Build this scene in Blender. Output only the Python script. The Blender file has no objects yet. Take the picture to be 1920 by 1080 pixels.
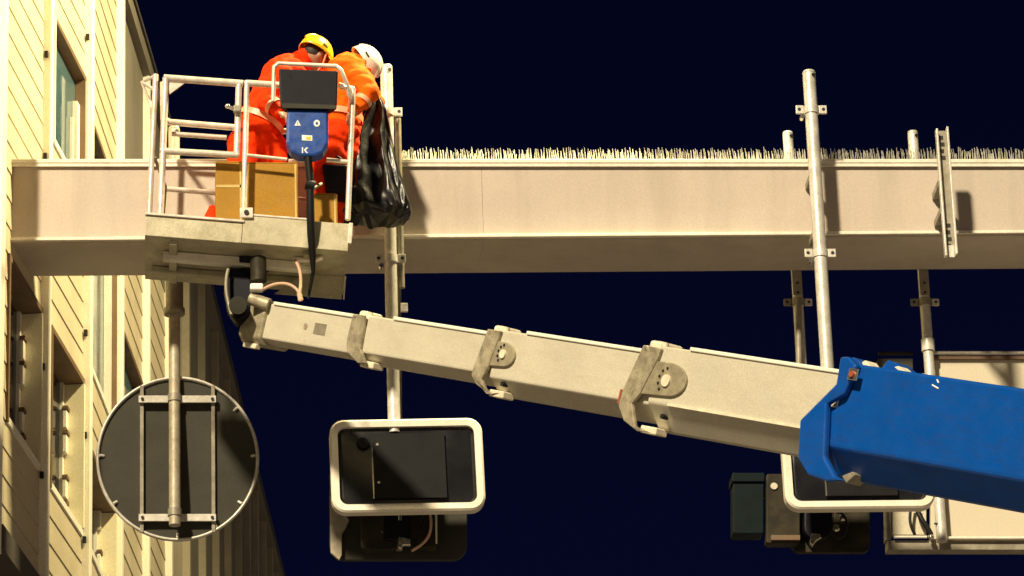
import bpy, bmesh, math, random
from mathutils import Vector, Matrix, noise
random.seed(7)
R = math.radians
scene = bpy.context.scene
col = scene.collection

# ------------------------------------------------------------------ camera
FPX, CX, CY = 8000.0, 290.0, 540.0          # focal length and principal point for a 1920x1080 frame
PITCH = math.atan(0.4)
CAM = Vector((0, 0, 1.7))
cam_d = bpy.data.cameras.new('camera')
cam = bpy.data.objects.new('camera', cam_d)
col.objects.link(cam)
cam.location = CAM
cam.rotation_euler = (math.pi / 2 + PITCH, 0, 0)
cam_d.sensor_width = 36
cam_d.lens = FPX / 1920 * 36
cam_d.shift_x = (960 - CX) / 1920
cam_d.clip_end = 3000
scene.camera = cam
scene.render.resolution_x, scene.render.resolution_y = 1024, 576

# ------------------------------------------------------------------ night sky and light
SUN_DIR = Vector((0.50, 1.0, -0.78)).normalized()      # the way the light travels
world = bpy.data.worlds.new('World')
scene.world = world
world.use_nodes = True
wn = world.node_tree
bg = wn.nodes['Background']
sky = wn.nodes.new('ShaderNodeTexSky')
sky.sky_type = 'NISHITA'
sky.sun_disc = False
sky.sun_elevation = math.asin(-SUN_DIR.z)
sky.sun_rotation = math.atan2(-SUN_DIR.x, -SUN_DIR.y)
tint = wn.nodes.new('ShaderNodeMix')
tint.data_type = 'RGBA'
tint.blend_type = 'MULTIPLY'
tint.inputs['Factor'].default_value = 1
tint.inputs['B'].default_value = (0.17, 0.19, 0.75, 1)
wn.links.new(sky.outputs[0], tint.inputs['A'])
wn.links.new(tint.outputs['Result'], bg.inputs[0])
bg.inputs[1].default_value = 0.0030
sun_d = bpy.data.lights.new('sun', 'SUN')
sun_d.energy = 5.0
sun_d.angle = R(3.5)
sun_d.color = (1.0, 0.84, 0.57)
sun = bpy.data.objects.new('sun', sun_d)
col.objects.link(sun)
sun.rotation_euler = SUN_DIR.to_track_quat('-Z', 'Y').to_euler()
vs = scene.view_settings
vs.view_transform = 'Standard'
vs.look = 'None'
vs.exposure = 0.28
vs.gamma = 1.0
vs.use_curve_mapping = False

# ------------------------------------------------------------------ geometry helpers
FW = Vector((0, math.cos(PITCH), math.sin(PITCH)))
UPV = Vector((0, -math.sin(PITCH), math.cos(PITCH)))
RT = Vector((1, 0, 0))

def ray(px, py):
    return FW + RT * ((px - CX) / FPX) + UPV * ((CY - py) / FPX)

def P(px, py, Y):
    """the point on the upright plane at distance Y that the photograph shows at (px, py)"""
    d = ray(px, py)
    return CAM + d * (Y / d.y)

def PP(px, py, p0, n):
    d = ray(px, py)
    return CAM + d * ((p0 - CAM).dot(n) / d.dot(n))

class MB:
    def __init__(s):
        s.v, s.f, s.smooth = [], [], []
    def add(s, verts, faces, smooth=False):
        o = len(s.v)
        s.v += [Vector(v) for v in verts]
        s.f += [[i + o for i in f] for f in faces]
        s.smooth += [smooth] * len(faces)
        return s
    def box(s, c, size, ax=None):
        X, Y, Z = ax or (Vector((1, 0, 0)), Vector((0, 1, 0)), Vector((0, 0, 1)))
        c = Vector(c)
        vs_ = []
        for k in range(8):
            sx, sy, sz = (1 if k & 1 else -1), (1 if k & 2 else -1), (1 if k & 4 else -1)
            vs_.append(c + X * (sx * size[0] / 2) + Y * (sy * size[1] / 2) + Z * (sz * size[2] / 2))
        return s.add(vs_, [(0, 2, 3, 1), (4, 5, 7, 6), (0, 1, 5, 4), (2, 6, 7, 3), (0, 4, 6, 2), (1, 3, 7, 5)])
    def prism(s, poly, d):
        """closed prism: polygon of points pushed along vector d"""
        n = len(poly)
        d = Vector(d)
        a = [Vector(p) for p in poly]
        nn = Vector((0, 0, 0))
        for i in range(n):
            nn += a[i].cross(a[(i + 1) % n])
        if nn.dot(d) > 0:
            a.reverse()
        b = [p + d for p in a]
        return s.add(a + b, [list(range(n)), list(range(2 * n - 1, n - 1, -1))] +
                     [[i, i + n, (i + 1) % n + n, (i + 1) % n] for i in range(n)])
    def loft(s, rings, cap=True, smooth=True):
        n = len(rings[0])
        vs_, fs = [], []
        for r in rings:
            vs_ += list(r)
        for k in range(len(rings) - 1):
            for i in range(n):
                j = (i + 1) % n
                fs.append([k * n + i, k * n + j, (k + 1) * n + j, (k + 1) * n + i])
        s.add(vs_, fs, smooth)
        if cap:
            s.add(rings[0], [list(range(n - 1, -1, -1))])
            s.add(rings[-1], [list(range(n))])
        return s
    def tube(s, pts, r, n=12, cap=True):
        pts = [Vector(p) for p in pts]
        rr = r if isinstance(r, (list, tuple)) else [r] * len(pts)
        t0 = (pts[1] - pts[0]).normalized()
        u = t0.orthogonal().normalized()
        rings = []
        for k, p in enumerate(pts):
            if k == 0: t = t0
            elif k == len(pts) - 1: t = (pts[k] - pts[k - 1]).normalized()
            else: t = ((pts[k + 1] - p).normalized() + (p - pts[k - 1]).normalized()).normalized()
            u = (u - t * u.dot(t)).normalized()
            w = t.cross(u)
            rings.append([p + (u * math.cos(2 * math.pi * i / n) + w * math.sin(2 * math.pi * i / n)) * rr[k] for i in range(n)])
        return s.loft(rings, cap)
    def sphere(s, c, r, nu=16, nv=10, M=None):
        c = Vector(c)
        rr = r if isinstance(r, (list, tuple)) else (r, r, r)
        rings = []
        for k in range(nv + 1):
            th = math.pi * (k + .001) / (nv + .002)
            ring = []
            for i in range(nu):
                ph = 2 * math.pi * i / nu
                v = Vector((rr[0] * math.sin(th) * math.cos(ph), rr[1] * math.sin(th) * math.sin(ph), -rr[2] * math.cos(th)))
                if M: v = M @ v
                ring.append(c + v)
            rings.append(ring)
        return s.loft(rings)

def bez(p0, p1, p2, p3, n=14):
    p0, p1, p2, p3 = map(Vector, (p0, p1, p2, p3))
    return [p0 * (1 - t) ** 3 + p1 * 3 * t * (1 - t) ** 2 + p2 * 3 * t * t * (1 - t) + p3 * t ** 3 for t in [i / n for i in range(n + 1)]]

ORG = {}
def tag(o, label=None, cat=None, group=None, kind=None):
    if label: o['label'] = label
    if cat: o['category'] = cat
    if group: o['group'] = group
    if kind: o['kind'] = kind
    return o

def thing(name, loc, label, cat, group=None):
    o = bpy.data.objects.new(name, None)
    o.empty_display_size = .1
    col.objects.link(o)
    o.location = loc
    ORG[o.name] = Vector(loc)
    return tag(o, label, cat, group)

def obj(name, mb, mat, parent=None, origin=None, bevel=0, segs=2):
    org = ORG[parent.name] if parent else Vector(origin or (0, 0, 0))
    me = bpy.data.meshes.new(name)
    me.from_pydata([v - org for v in mb.v], [], mb.f)
    me.validate()
    if len(me.polygons) == len(mb.smooth):
        me.polygons.foreach_set('use_smooth', mb.smooth)
    me.materials.append(mat)
    o = bpy.data.objects.new(name, me)
    col.objects.link(o)
    if parent:
        o.parent = parent
        ORG[o.name] = org
    else:
        o.location = org
        ORG[o.name] = org
    if bevel:
        b = o.modifiers.new('bevel', 'BEVEL')
        b.width = bevel
        b.segments = segs
        b.limit_method = 'ANGLE'
        b.angle_limit = R(35)
    return o

def bx(name, c, size, mat, parent, ax=None, bevel=0):
    return obj(name, MB().box(c, size, ax), mat, parent, bevel=bevel)

# the boom's own axes (wear streaks run along them)
A = P(580, 617, 29.85)
B = P(1750, 810, 24.6)
ax = (B - A).normalized()
sn = Vector((ax.y, -ax.x, 0)).normalized()          # side facing the camera
if sn.y > 0: sn = -sn
bu = sn.cross(ax).normalized()
if bu.z < 0: bu = -bu
BOOM_ROT = Matrix((ax, sn, bu)).to_euler()

# ------------------------------------------------------------------ materials
def material(name, base, rough=.6, metal=0, var=.12, scale=4, dirt=None, dirt_amt=.0, dirt_scale=1.5, bump=.0, bscale=40,
             spec=.5, streak=False, coat=0, fine=.16):
    m = bpy.data.materials.new(name)
    m.use_nodes = True
    nt = m.node_tree
    b = nt.nodes['Principled BSDF']
    b.inputs['Roughness'].default_value = rough
    b.inputs['Metallic'].default_value = metal
    b.inputs['Specular IOR Level'].default_value = spec
    b.inputs['Coat Weight'].default_value = coat
    tc = nt.nodes.new('ShaderNodeTexCoord')
    def ns(sc, det=4, vec=None, ro=.55):
        n = nt.nodes.new('ShaderNodeTexNoise')
        n.inputs['Scale'].default_value = sc
        n.inputs['Detail'].default_value = det
        n.inputs['Roughness'].default_value = ro
        nt.links.new(vec or tc.outputs['Object'], n.inputs['Vector'])
        return n.outputs['Fac']
    def mp(src, a, bb, lo, hi):
        n = nt.nodes.new('ShaderNodeMapRange')
        n.inputs[1].default_value, n.inputs[2].default_value = a, bb
        n.inputs[3].default_value, n.inputs[4].default_value = lo, hi
        nt.links.new(src, n.inputs[0])
        return n.outputs[0]
    def mix(fac, a, bb, mode='MIX'):
        n = nt.nodes.new('ShaderNodeMix')
        n.data_type = 'RGBA'
        n.blend_type = mode
        for sock, v in ((n.inputs['Factor'], fac), (n.inputs['A'], a), (n.inputs['B'], bb)):
            if hasattr(v, 'links'): nt.links.new(v, sock)
            elif isinstance(v, (int, float)): sock.default_value = v
            else: sock.default_value = (*v, 1)
        return n.outputs['Result']
    c = mix(mp(ns(scale), .3, .7, 0, 1), [x * (1 - var) for x in base], [min(1, x * (1 + var)) for x in base])
    if fine:
        g = mp(ns(130, 2), .3, .7, 1 - fine, 1 + fine)
        h = nt.nodes.new('ShaderNodeVectorMath')
        h.operation = 'SCALE'
        nt.links.new(c, h.inputs[0])
        nt.links.new(g, h.inputs['Scale'])
        c = h.outputs[0]
    if dirt:
        vec = None
        if streak:
            mpn = nt.nodes.new('ShaderNodeMapping')
            src = tc.outputs['Object']
            if streak == 'boom':
                mr = nt.nodes.new('ShaderNodeMapping')
                mr.inputs['Rotation'].default_value = BOOM_ROT
                nt.links.new(src, mr.inputs[0])
                src = mr.outputs[0]
                mpn.inputs['Scale'].default_value = (.13, 1, 3.2)
            else:
                mpn.inputs['Scale'].default_value = (1, 1, .12)
            nt.links.new(src, mpn.inputs[0])
            vec = mpn.outputs[0]
        f = mp(ns(dirt_scale, 6, vec, .65), .46, .74, 0, dirt_amt)
        c = mix(f, c, dirt)
    nt.links.new(c, b.inputs['Base Color'])
    nt.links.new(mp(ns(scale * 2.3), .3, .7, max(0, rough - .1), min(1, rough + .1)), b.inputs['Roughness'])
    if bump:
        bp = nt.nodes.new('ShaderNodeBump')
        bp.inputs['Strength'].default_value = bump
        bp.inputs['Distance'].default_value = .01
        nt.links.new(ns(bscale, 4), bp.inputs['Height'])
        nt.links.new(bp.outputs[0], b.inputs['Normal'])
    return m

M = {}
M['ground'] = material('ground_asphalt', (.20, .18, .165), .9, var=.2, scale=.6, bump=.2)
M['girder'] = material('beige_painted_steel', (.50, .43, .365), .55, var=.06, fine=.09, scale=1.2, dirt=(.30, .25, .19), dirt_amt=.42, dirt_scale=3.0, streak=True, bump=.05, bscale=25)
M['trim'] = material('pale_painted_trim', (.78, .73, .62), .5, var=.06, dirt=(.4, .34, .26), dirt_amt=.4, dirt_scale=6)
M['galv'] = material('galvanised_steel', (.66, .64, .58), .42, .25, var=.15, scale=14, dirt=(.30, .27, .2), dirt_amt=.5, dirt_scale=5)
M['galv_dark'] = material('weathered_galvanised_steel', (.30, .27, .21), .55, .3, var=.2, scale=12, dirt=(.12, .10, .07), dirt_amt=.6, dirt_scale=5)
M['galv_mid'] = material('dull_galvanised_steel', (.40, .36, .27), .5, .25, var=.2, scale=14, dirt=(.18, .13, .09), dirt_amt=.6, dirt_scale=5)
M['spike'] = material('spike_wire', (.74, .73, .64), .4, .4, var=.35)
M['board'] = material('cream_painted_board', (.57, .50, .355), .6, var=.09, scale=2, dirt=(.42, .33, .19), dirt_amt=.35, dirt_scale=2.5, bump=.15, bscale=18)
M['post'] = material('white_painted_post', (.88, .85, .74), .5, var=.04, dirt=(.6, .52, .36), dirt_amt=.3, dirt_scale=4)
M['frame'] = material('white_window_frame', (.80, .77, .68), .4, var=.04)
M['jamb'] = material('pale_yellow_reveal', (.82, .76, .54), .55, var=.04)
M['brown'] = material('brown_trim', (.16, .10, .055), .6)
M['wall'] = material('cream_render_wall', (.50, .44, .33), .8, var=.1, scale=1.5, dirt=(.25, .2, .13), dirt_amt=.4, dirt_scale=1.2, bump=.2)
M['unlitclad'] = material('unlit_grey_panel', (.19, .17, .135), .8, var=.12, scale=1.5, dirt=(.12, .10, .07), dirt_amt=.4, dirt_scale=2, bump=.15)  # plain panel; the dimness away from the lamp is put into its grey
M['unlitpost'] = material('unlit_far_post', (.36, .32, .24), .7, var=.1, dirt=(.2, .17, .11), dirt_amt=.4, dirt_scale=3)  # darker copy of the white post, far dimness painted into the colour
M['darkwall'] = material('dark_plinth_wall', (.14, .11, .085), .85, var=.2)
M['roof'] = material('dark_roof_edge', (.07, .06, .05), .8)
M['glass'] = material('teal_window_glass', (.06, .12, .135), .06, var=.2, scale=.8, spec=.9, fine=0)
M['blackglass'] = material('black_window_glass', (.008, .008, .01), .08, var=.1, spec=.8, fine=0)
M['boom'] = material('grey_cream_boom_paint', (.58, .545, .435), .45, var=.05, scale=2.5, dirt=(.42, .37, .27), dirt_amt=.32, dirt_scale=5, bump=.04, streak='boom')
M['boomgrime'] = material('greasy_boom_steel', (.40, .355, .25), .5, .2, var=.3, scale=9, dirt=(.06, .05, .03), dirt_amt=.7, dirt_scale=14, bump=.15)
M['plate_grime'] = material('grimy_pin_plate', (.34, .30, .205), .5, .1, var=.2, scale=9, dirt=(.12, .10, .06), dirt_amt=.6, dirt_scale=14, bump=.1)
M['pad'] = material('pale_wear_pad', (.74, .68, .52), .6, var=.15, scale=12)
M['rust'] = material('reddish_primer', (.35, .08, .04), .6)
M['blue'] = material('blue_boom_paint', (.002, .072, .36), .36, var=.05, scale=3, dirt=(.02, .045, .16), dirt_amt=.45, dirt_scale=7, streak='boom', coat=.15, bump=.05, spec=.4)
M['bluebox'] = material('blue_plastic_cover', (.008, .06, .30), .4, var=.2, scale=8)
M['blackpanel'] = material('black_plastic', (.006, .006, .012), .5, var=.15, scale=9, spec=.2)
M['rubber'] = material('black_rubber_hose', (.008, .008, .009), .5, spec=.25)
M['basket'] = material('pale_aluminium_tube', (.74, .66, .58), .4, .25, var=.12, scale=10, dirt=(.35, .26, .2), dirt_amt=.5, dirt_scale=7)
M['tray'] = material('grimy_aluminium_tray', (.47, .43, .31), .5, .25, var=.15, scale=5, dirt=(.20, .17, .08), dirt_amt=.6, dirt_scale=7, bump=.12)
M['card'] = material('brown_cardboard', (.37, .195, .02), .85, var=.10, scale=3, bump=.05)
M['tape'] = material('packing_tape', (.62, .45, .16), .35)
M['bag'] = material('black_bin_bag_plastic', (.004, .004, .006), .36, var=.1, bump=.3, bscale=14, spec=.45, fine=0)
M['orange'] = material('orange_hi_vis_cloth', (.90, .042, .001), .85, spec=.15, var=.16, scale=7, bump=.3, bscale=30)
M['orange2'] = material('light_orange_hi_vis_cloth', (.95, .125, .003), .85, spec=.15, var=.14, scale=7, bump=.3, bscale=30)
M['reflect'] = material('pale_reflective_tape', (.88, .36, .20), .45, var=.1)
M['skin'] = material('skin', (.42, .22, .14), .55, var=.08, fine=0)
M['hair'] = material('dark_hair', (.02, .012, .008), .6)
M['glove'] = material('grey_work_glove', (.45, .40, .35), .8)
M['boot'] = material('black_leather_boot', (.02, .018, .016), .5)
M['yellowhat'] = material('yellow_helmet_plastic', (.90, .52, .01), .3, var=.04, fine=0, coat=.2)
M['whitehat'] = material('white_helmet_plastic', (.80, .76, .66), .32, var=.05, fine=0, coat=.2)
M['screenframe'] = material('white_sign_frame', (.82, .77, .66), .4, var=.04, dirt=(.55, .42, .22), dirt_amt=.35, dirt_scale=3)
M['screen'] = material('glossy_black_screen', (.010, .010, .012), .24, var=.1, scale=1, spec=.7, fine=0)
M['plate'] = material('matt_dark_plate', (.010, .010, .011), .5, spec=.15, var=.12, scale=3)
M['signback'] = material('dark_grey_sign_back', (.046, .044, .034), .65, spec=.2, var=.15, scale=3)
M['olive'] = material('olive_equipment_paint', (.022, .019, .012), .6, spec=.2, var=.25, scale=6, dirt=(.08, .06, .03), dirt_amt=.5, dirt_scale=6)
M['teal'] = material('dark_teal_box', (.0015, .008, .0095), .55, spec=.15, var=.25, scale=6)
M['cream'] = material('cream_sign_panel', (.60, .545, .42), .55, var=.05, scale=2, dirt=(.45, .36, .2), dirt_amt=.3, dirt_scale=2)
M['copper'] = material('pale_pink_hose', (.62, .40, .28), .5)
M['white'] = material('white_paint', (.8, .8, .78), .5, fine=0)
M['yellow'] = material('yellow_print', (.75, .5, .02), .5, fine=0)
M['dark'] = material('dark_hole', (.01, .009, .008), .7, fine=0)
M['chrome'] = material('bright_steel', (.75, .72, .62), .22, .9, fine=0)

# ------------------------------------------------------------------ ground
o = obj('ground', MB().add([(-1500, -600, 0), (1500, -600, 0), (1500, 2400, 0), (-1500, 2400, 0)], [(0, 1, 2, 3)]), M['ground'])
tag(o, kind='structure')

# ------------------------------------------------------------------ building on the left
Z_ROOF, Z_CLAD, B_H = 19.3, 12.12, .235
def on_line(px, p0, d):
    k = (px - CX) / FPX / math.cos(PITCH)          # X = k * Y on that column
    # p0.x + d*(Y-p0.y) = k*Y
    Y = (p0[0] - d * p0[1]) / (k - d)
    return Vector((k * Y, Y, 0))
L1 = ((-1.147, 31.3), .193)
def lead(Y): return Vector((L1[0][0] + L1[1] * (Y - L1[0][1]), Y, 0))
A0 = lead(30.9)
C1 = on_line(80, *L1)
C2 = on_line(159, *L1)
L2 = ((C2.x, C2.y), .125)
C3, C4, C5 = on_line(218, *L2), on_line(268, *L2), on_line(310, *L2)
L3 = ((C5.x, C5.y), .105)
cs = [on_line(p, *L3) for p in (343, 372, 397, 419, 438, 455, 470, 484, 496, 507, 517)]
COLS = [A0, C1, C2, C3, C4, C5] + cs
bld = thing('timber_building', (A0.x - 3, A0.y + 6, 0), 'tall cream timber-clad building with white pilasters receding along the left side', 'building')

def bay_frame(i):
    a, b = COLS[i], COLS[i + 1]
    u = (b - a).normalized()
    n = Vector((u.y, -u.x, 0))
    return a, u, n, (b - a).length
def wbox(i, u0, u1, z0, z1, w0, w1):
    a, u, n, L = bay_frame(i)
    c = a + u * ((u0 + u1) / 2) + n * ((w0 + w1) / 2) + Vector((0, 0, (z0 + z1) / 2))
    return MB().box(c, (u1 - u0, w1 - w0, z1 - z0), (u, n, Vector((0, 0, 1))))

# solid body behind the cladding
body = MB()
plan = [COLS[0] + Vector((-.45, 0, 0))] + [p + Vector((-.45, .1, 0)) for p in COLS[1:]]
plan += [plan[-1] + Vector((-7, 1, 0)), plan[0] + Vector((-7, 0, 0))]
body.prism([Vector((p.x, p.y, 0)) for p in plan], (0, 0, Z_ROOF - .06))
obj('wall', body, M['darkwall'], bld)
W_UP = (15.66, 17.0)      # upper window row, sill and head
W_LO = (13.1, 14.4)     # lower window row
rowz = [Z_CLAD + k * B_H for k in range(int((Z_ROOF - Z_CLAD) / B_H) + 1)]
mesh_cache = {}
for i in range(len(COLS) - 1):
    a, u, n, L = bay_frame(i)
    pw = .10
    # pilaster at the far end of the bay
    obj('pilaster', wbox(i, L - pw, L + .012, Z_CLAD - .25, Z_ROOF - .02 - .004 * (i % 2), -.30, .075), M['post'] if i < 5 else M['unlitpost'], bld, bevel=.006)
    obj('wall_lining', wbox(i, .02, L - pw - .003, Z_CLAD, Z_ROOF - .1, -.42, -.36), M['darkwall'], bld)
    if i == 0:
        obj('corner_post', wbox(i, -.14, -.003, Z_CLAD - .25, Z_ROOF - .02, -.30, .06), M['post'], bld, bevel=.006)
    if i >= 5:
        obj('cladding_panel', wbox(i, .014, L - pw - .003, Z_CLAD, Z_ROOF - .2, -.30, 0), M['wall'] if i < 6 else M['unlitclad'], bld)
        continue
    w0u, w1u = .30, L - pw - .003
    if i >= 3:
        zf = [z for z in rowz if z > 17.4][0]
        obj('fascia_panel', wbox(i, .014, L - pw - .003, zf + .004, Z_ROOF - .2, -.02, .012), M['unlitclad'], bld)
    if i == 0:
        w0u = L - 1.28
    wins = {0: [W_LO], 1: [(16.0, 17.25), W_LO], 2: [(14.6, 17.1), (13.1, 14.1)], 3: [(14.4, 15.9)], 4: []}[i]
    for k, z in enumerate(rowz[:-1]):
        z1 = min(z + B_H, Z_ROOF - .2)
        if z1 - z < .05 or (i >= 3 and z > 17.4): continue
        inwin = [w for w in wins if z + B_H * .5 > w[0] and z + B_H * .5 < w[1]]
        uend = (w0u - .055) if inwin else (L - pw - .003)
        # lapped board: lower edge proud, upper edge tucked behind the next one
        pts = []
        for uu in (.014, uend):
            base = a + u * uu
            pts.append([base + n * -.02 + Vector((0, 0, z + .004)), base + n * .014 + Vector((0, 0, z + .004)),
                        base + n * .004 + Vector((0, 0, z1 - .001)), base + n * -.02 + Vector((0, 0, z1 - .001))])
        m_ = MB()
        m_.add(pts[0] + pts[1], [(0, 1, 2, 3), (7, 6, 5, 4), (0, 4, 5, 1), (1, 5, 6, 2), (2, 6, 7, 3), (3, 7, 4, 0)])
        obj('board', m_, M['board'], bld)
    for (z0, z1) in wins:
        low = z0 == W_LO[0]
        dep = -.165 if low else -.06
        k0 = [z for z in rowz if z + B_H * .5 > z0][0]
        k1 = [z for z in rowz if z + B_H * .5 < z1][-1] + B_H
        win = obj('window', wbox(i, w0u - .05, w0u, k0 + .003, k1 - .003, dep - .05, .03), M['brown'] if low else M['frame'], bld)
        obj('pane', wbox(i, w0u + .003, w1u - .05, k0 + .07, k1 - .06, dep - .02, dep), M['blackglass'] if low else M['glass'], win)
        obj('window_head', wbox(i, w0u + .003, w1u - .003, k1 - .05, k1 - .002, dep - .04, .028), M['brown'], win)
        obj('sill', wbox(i, w0u + .003, w1u - .003, k0 + .002, k0 + .06, dep - .04, .022), M['post'], win)
        if low:
            obj('jamb', wbox(i, w1u - .045, w1u - .004, k0 + .064, k1 - .054, dep - .04, .035), M['jamb'], win, bevel=.004)
            obj('frame_strip', wbox(i, w1u - .115, w1u - .05, k0 + .064, k1 - .054, dep - .004, dep + .028), M['frame'], win)
            for zz in (k0 + .1, k0 + .32, k0 + .72, k0 + .94):
                obj('hinge', wbox(i, w1u - .13, w1u - .046, zz, zz + .16, dep + .03, dep + .062), M['post'], win, bevel=.004)
                obj('hinge_pin', wbox(i, w1u - .135, w1u - .046, zz + .165, zz + .195, dep + .03, dep + .075), M['brown'], win)
        else:
            obj('frame_strip', wbox(i, w1u - .30, w1u - .25, k0 + .064, k1 - .5, dep + .002, dep + .030), M['frame'], win)
            obj('frame_strip', wbox(i, w1u - .19, w1u - .08, k0 + .064, k1 - .3, dep + .002, dep + .045), M['frame'], win)
            obj('frame_strip', wbox(i, w1u - .05, w1u - .004, k0 + .064, k1 - .054, dep - .02, .055), M['frame'], win)
            obj('mullion', wbox(i, w1u - .075, w1u - .055, k0 + .064, k1 - .054, dep + .002, .03), M['brown'], win)
    # bolts on the pilaster
    if i in (0, 1):
        for q in range(7):
            zz = 13.0 + q * .93
            obj('bolt', wbox(i, L - pw - .03, L - pw - .006, zz, zz + .055, .02, .05), M['dark'], bld)
# eaves and plinth trim
for i in range(len(COLS) - 1):
    a, u, n, L = bay_frame(i)
    obj('eaves_trim', wbox(i, -.002, L - .002, Z_ROOF - .19, Z_ROOF - .03, -.28, .085 + .002 * (i % 2)), M['wall'] if i < 3 else M['unlitclad'], bld)
    obj('roof_edge', wbox(i, -.002, L - .002, Z_ROOF, Z_ROOF + .05, -.4, .10 + .002 * (i % 2)), M['roof'], bld)
    if i < 3:
        obj('plinth_trim', wbox(i, -.002, L - pw - .004, Z_CLAD - .2, Z_CLAD - .004, -.3, .07), M['roof'], bld)

# added floodlight and arm, unseen above the frame, put in to light the facade
LP = Vector((4.3, 31.05, 20.4))
fl = thing('added_floodlight', (A0.x - .3, A0.y, Z_ROOF), 'added floodlight and steel arm on the timber building roof, unseen above the frame, lighting the facade', 'floodlight')
RC = Vector((A0.x - .3, A0.y + .1, Z_ROOF + .02))
obj('arm', MB().tube([RC, RC + Vector((0, 0, .5)), LP + Vector((0, 0, .25))], .035), M['galv'], fl)
obj('added_lamp_head', MB().box(LP + Vector((0, 0, .12)), (.5, .3, .16)), M['galv'], fl, bevel=.02)
ml = bpy.data.materials.new('added_lamp_lens')
ml.use_nodes = True
ml.node_tree.nodes['Principled BSDF'].inputs['Emission Color'].default_value = (1, .8, .4, 1)
ml.node_tree.nodes['Principled BSDF'].inputs['Emission Strength'].default_value = 8
obj('lens', MB().box(LP + Vector((0, 0, .03)), (.42, .24, .012)), ml, fl)
ld = bpy.data.lights.new('added_floodlight_lamp', 'SPOT')
ld.energy = 7400
ld.color = (1, .82, .43)
ld.spot_size = R(108)
ld.spot_blend = .6
ld.shadow_soft_size = .3
lo = bpy.data.objects.new('added_floodlight_lamp', ld)
col.objects.link(lo)
lo.location = LP - Vector((0, 0, .02))
lo.rotation_euler = (Vector((-.7, 34.6, 14.0)) - lo.location).to_track_quat('-Z', 'Y').to_euler()

# ------------------------------------------------------------------ gantry girder
YG = 31.3
GD = .70
def gz(py, px=960): return P(px, py, YG).z
xl, xr = P(19, 380, YG).x, P(2250, 380, YG).x
zt = gz(309)
zbl, zbr = gz(455), gz(438)
gird = thing('gantry_girder', ((xl + xr) / 2, YG + GD / 2, zbl), 'long beige steel box girder spanning the picture behind the work platform', 'girder')
seams = [xl, P(283, 380, YG).x, P(905, 380, YG).x, P(1530, 380, YG).x, xr]
def zb(x): return zbl + (zbr - zbl) * (x - xl) / (xr - xl)
for k in range(4):
    x0, x1 = seams[k] + .0006, seams[k + 1] - .0006
    m_ = MB().prism([(x0, YG, zb(x0)), (x1, YG, zb(x1)), (x1, YG, zt), (x0, YG, zt)], (0, .012, 0))
    obj('front_panel', m_, M['girder'], gird, bevel=.003)
    m_ = MB().prism([(x0, YG + .014, zb(x0) - .002), (x1, YG + .014, zb(x1) - .002), (x1, YG + GD, zb(x1) - .002), (x0, YG + GD, zb(x0) - .002)], (0, 0, .012))
    obj('bottom_plate', m_, M['girder'], gird)
m_ = MB().prism([(xl, YG + .02, zb(xl) + .02), (xr, YG + .02, zb(xr) + .02), (xr, YG + .02, zt - .02), (xl, YG + .02, zt - .02)], (0, GD - .04, 0))
obj('core', m_, M['girder'], gird)
obj('top_flange', MB().box(((xl + xr) / 2, YG + GD / 2 - .01, zt + .02), (xr - xl, GD + .05, .034)), M['trim'], gird, bevel=.005)
obj('flange_lip', MB().box(((xl + xr) / 2, YG - .022, zt - .012), (xr - xl, .012, .026)), M['trim'], gird)
m_ = MB().prism([(xl, YG - .03, zb(xl) + .006), (xr, YG - .03, zb(xr) + .006), (xr, YG - .03, zb(xr) + .032), (xl, YG - .03, zb(xl) + .032)], (0, .027, 0))
obj('bottom_ledge', m_, M['trim'], gird, bevel=.004)
obj('rear_panel', MB().prism([(xl, YG + GD + .002, zb(xl)), (xr, YG + GD + .002, zb(xr)), (xr, YG + GD + .002, zt), (xl, YG + GD + .002, zt)], (0, .012, 0)), M['girder'], gird)
e0, e1_ = P(8, 270, YG), P(17, 520, YG)
obj('end_plate', MB().box((xl - .024, YG + .3, (zt + zbl) / 2 - .06), (.04, .75, 1.02)), M['trim'], gird, bevel=.004)
for py in (300, 400, 505):
    p = P(14, py, YG - .09)
    obj('end_bolt', MB().tube([p, p + Vector((0, .04, 0))], .014, 8), M['galv_dark'], gird)

# bird spikes
sp_root = thing('bird_spike_strip', (P(1330, 300, YG).x, YG + .12, zt + .037), 'row of thin pale bird spikes along the top of the beige girder', 'bird spikes')
xs0, xs1 = P(744, 300, YG).x, P(2000, 300, YG).x
obj('base_strip', MB().box(((xs0 + xs1) / 2, YG + .10, zt + .0415), (xs1 - xs0, .12, .006)), M['spike'], sp_root)
spk = MB()
x = xs0 + .01
while x < xs1:
    for row in (0, 1):
        h = random.uniform(.112, .132)
        lean = random.gauss(.0, .006) + (.010 if row else -.010)
        yy = YG + .07 + row * .06
        b0 = Vector((x + row * .013 + random.uniform(-.005, .005), yy, zt + .0445))
        t0 = b0 + Vector((lean, random.uniform(-.03, .03), h))
        r = random.uniform(.0036, .0052)
        spk.add([b0 + Vector((r, 0, 0)), b0 + Vector((-r * .5, r * .87, 0)), b0 + Vector((-r * .5, -r * .87, 0)), t0 + Vector((r * .7, 0, 0)), t0 + Vector((-r * .35, r * .6, 0)), t0 + Vector((-r * .35, -r * .6, 0))],
                [(0, 1, 4, 3), (1, 2, 5, 4), (2, 0, 3, 5), (3, 4, 5)])
    x += random.uniform(.016, .023)
tag(obj('spikes', spk, M['spike'], sp_root), kind='stuff')

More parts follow.
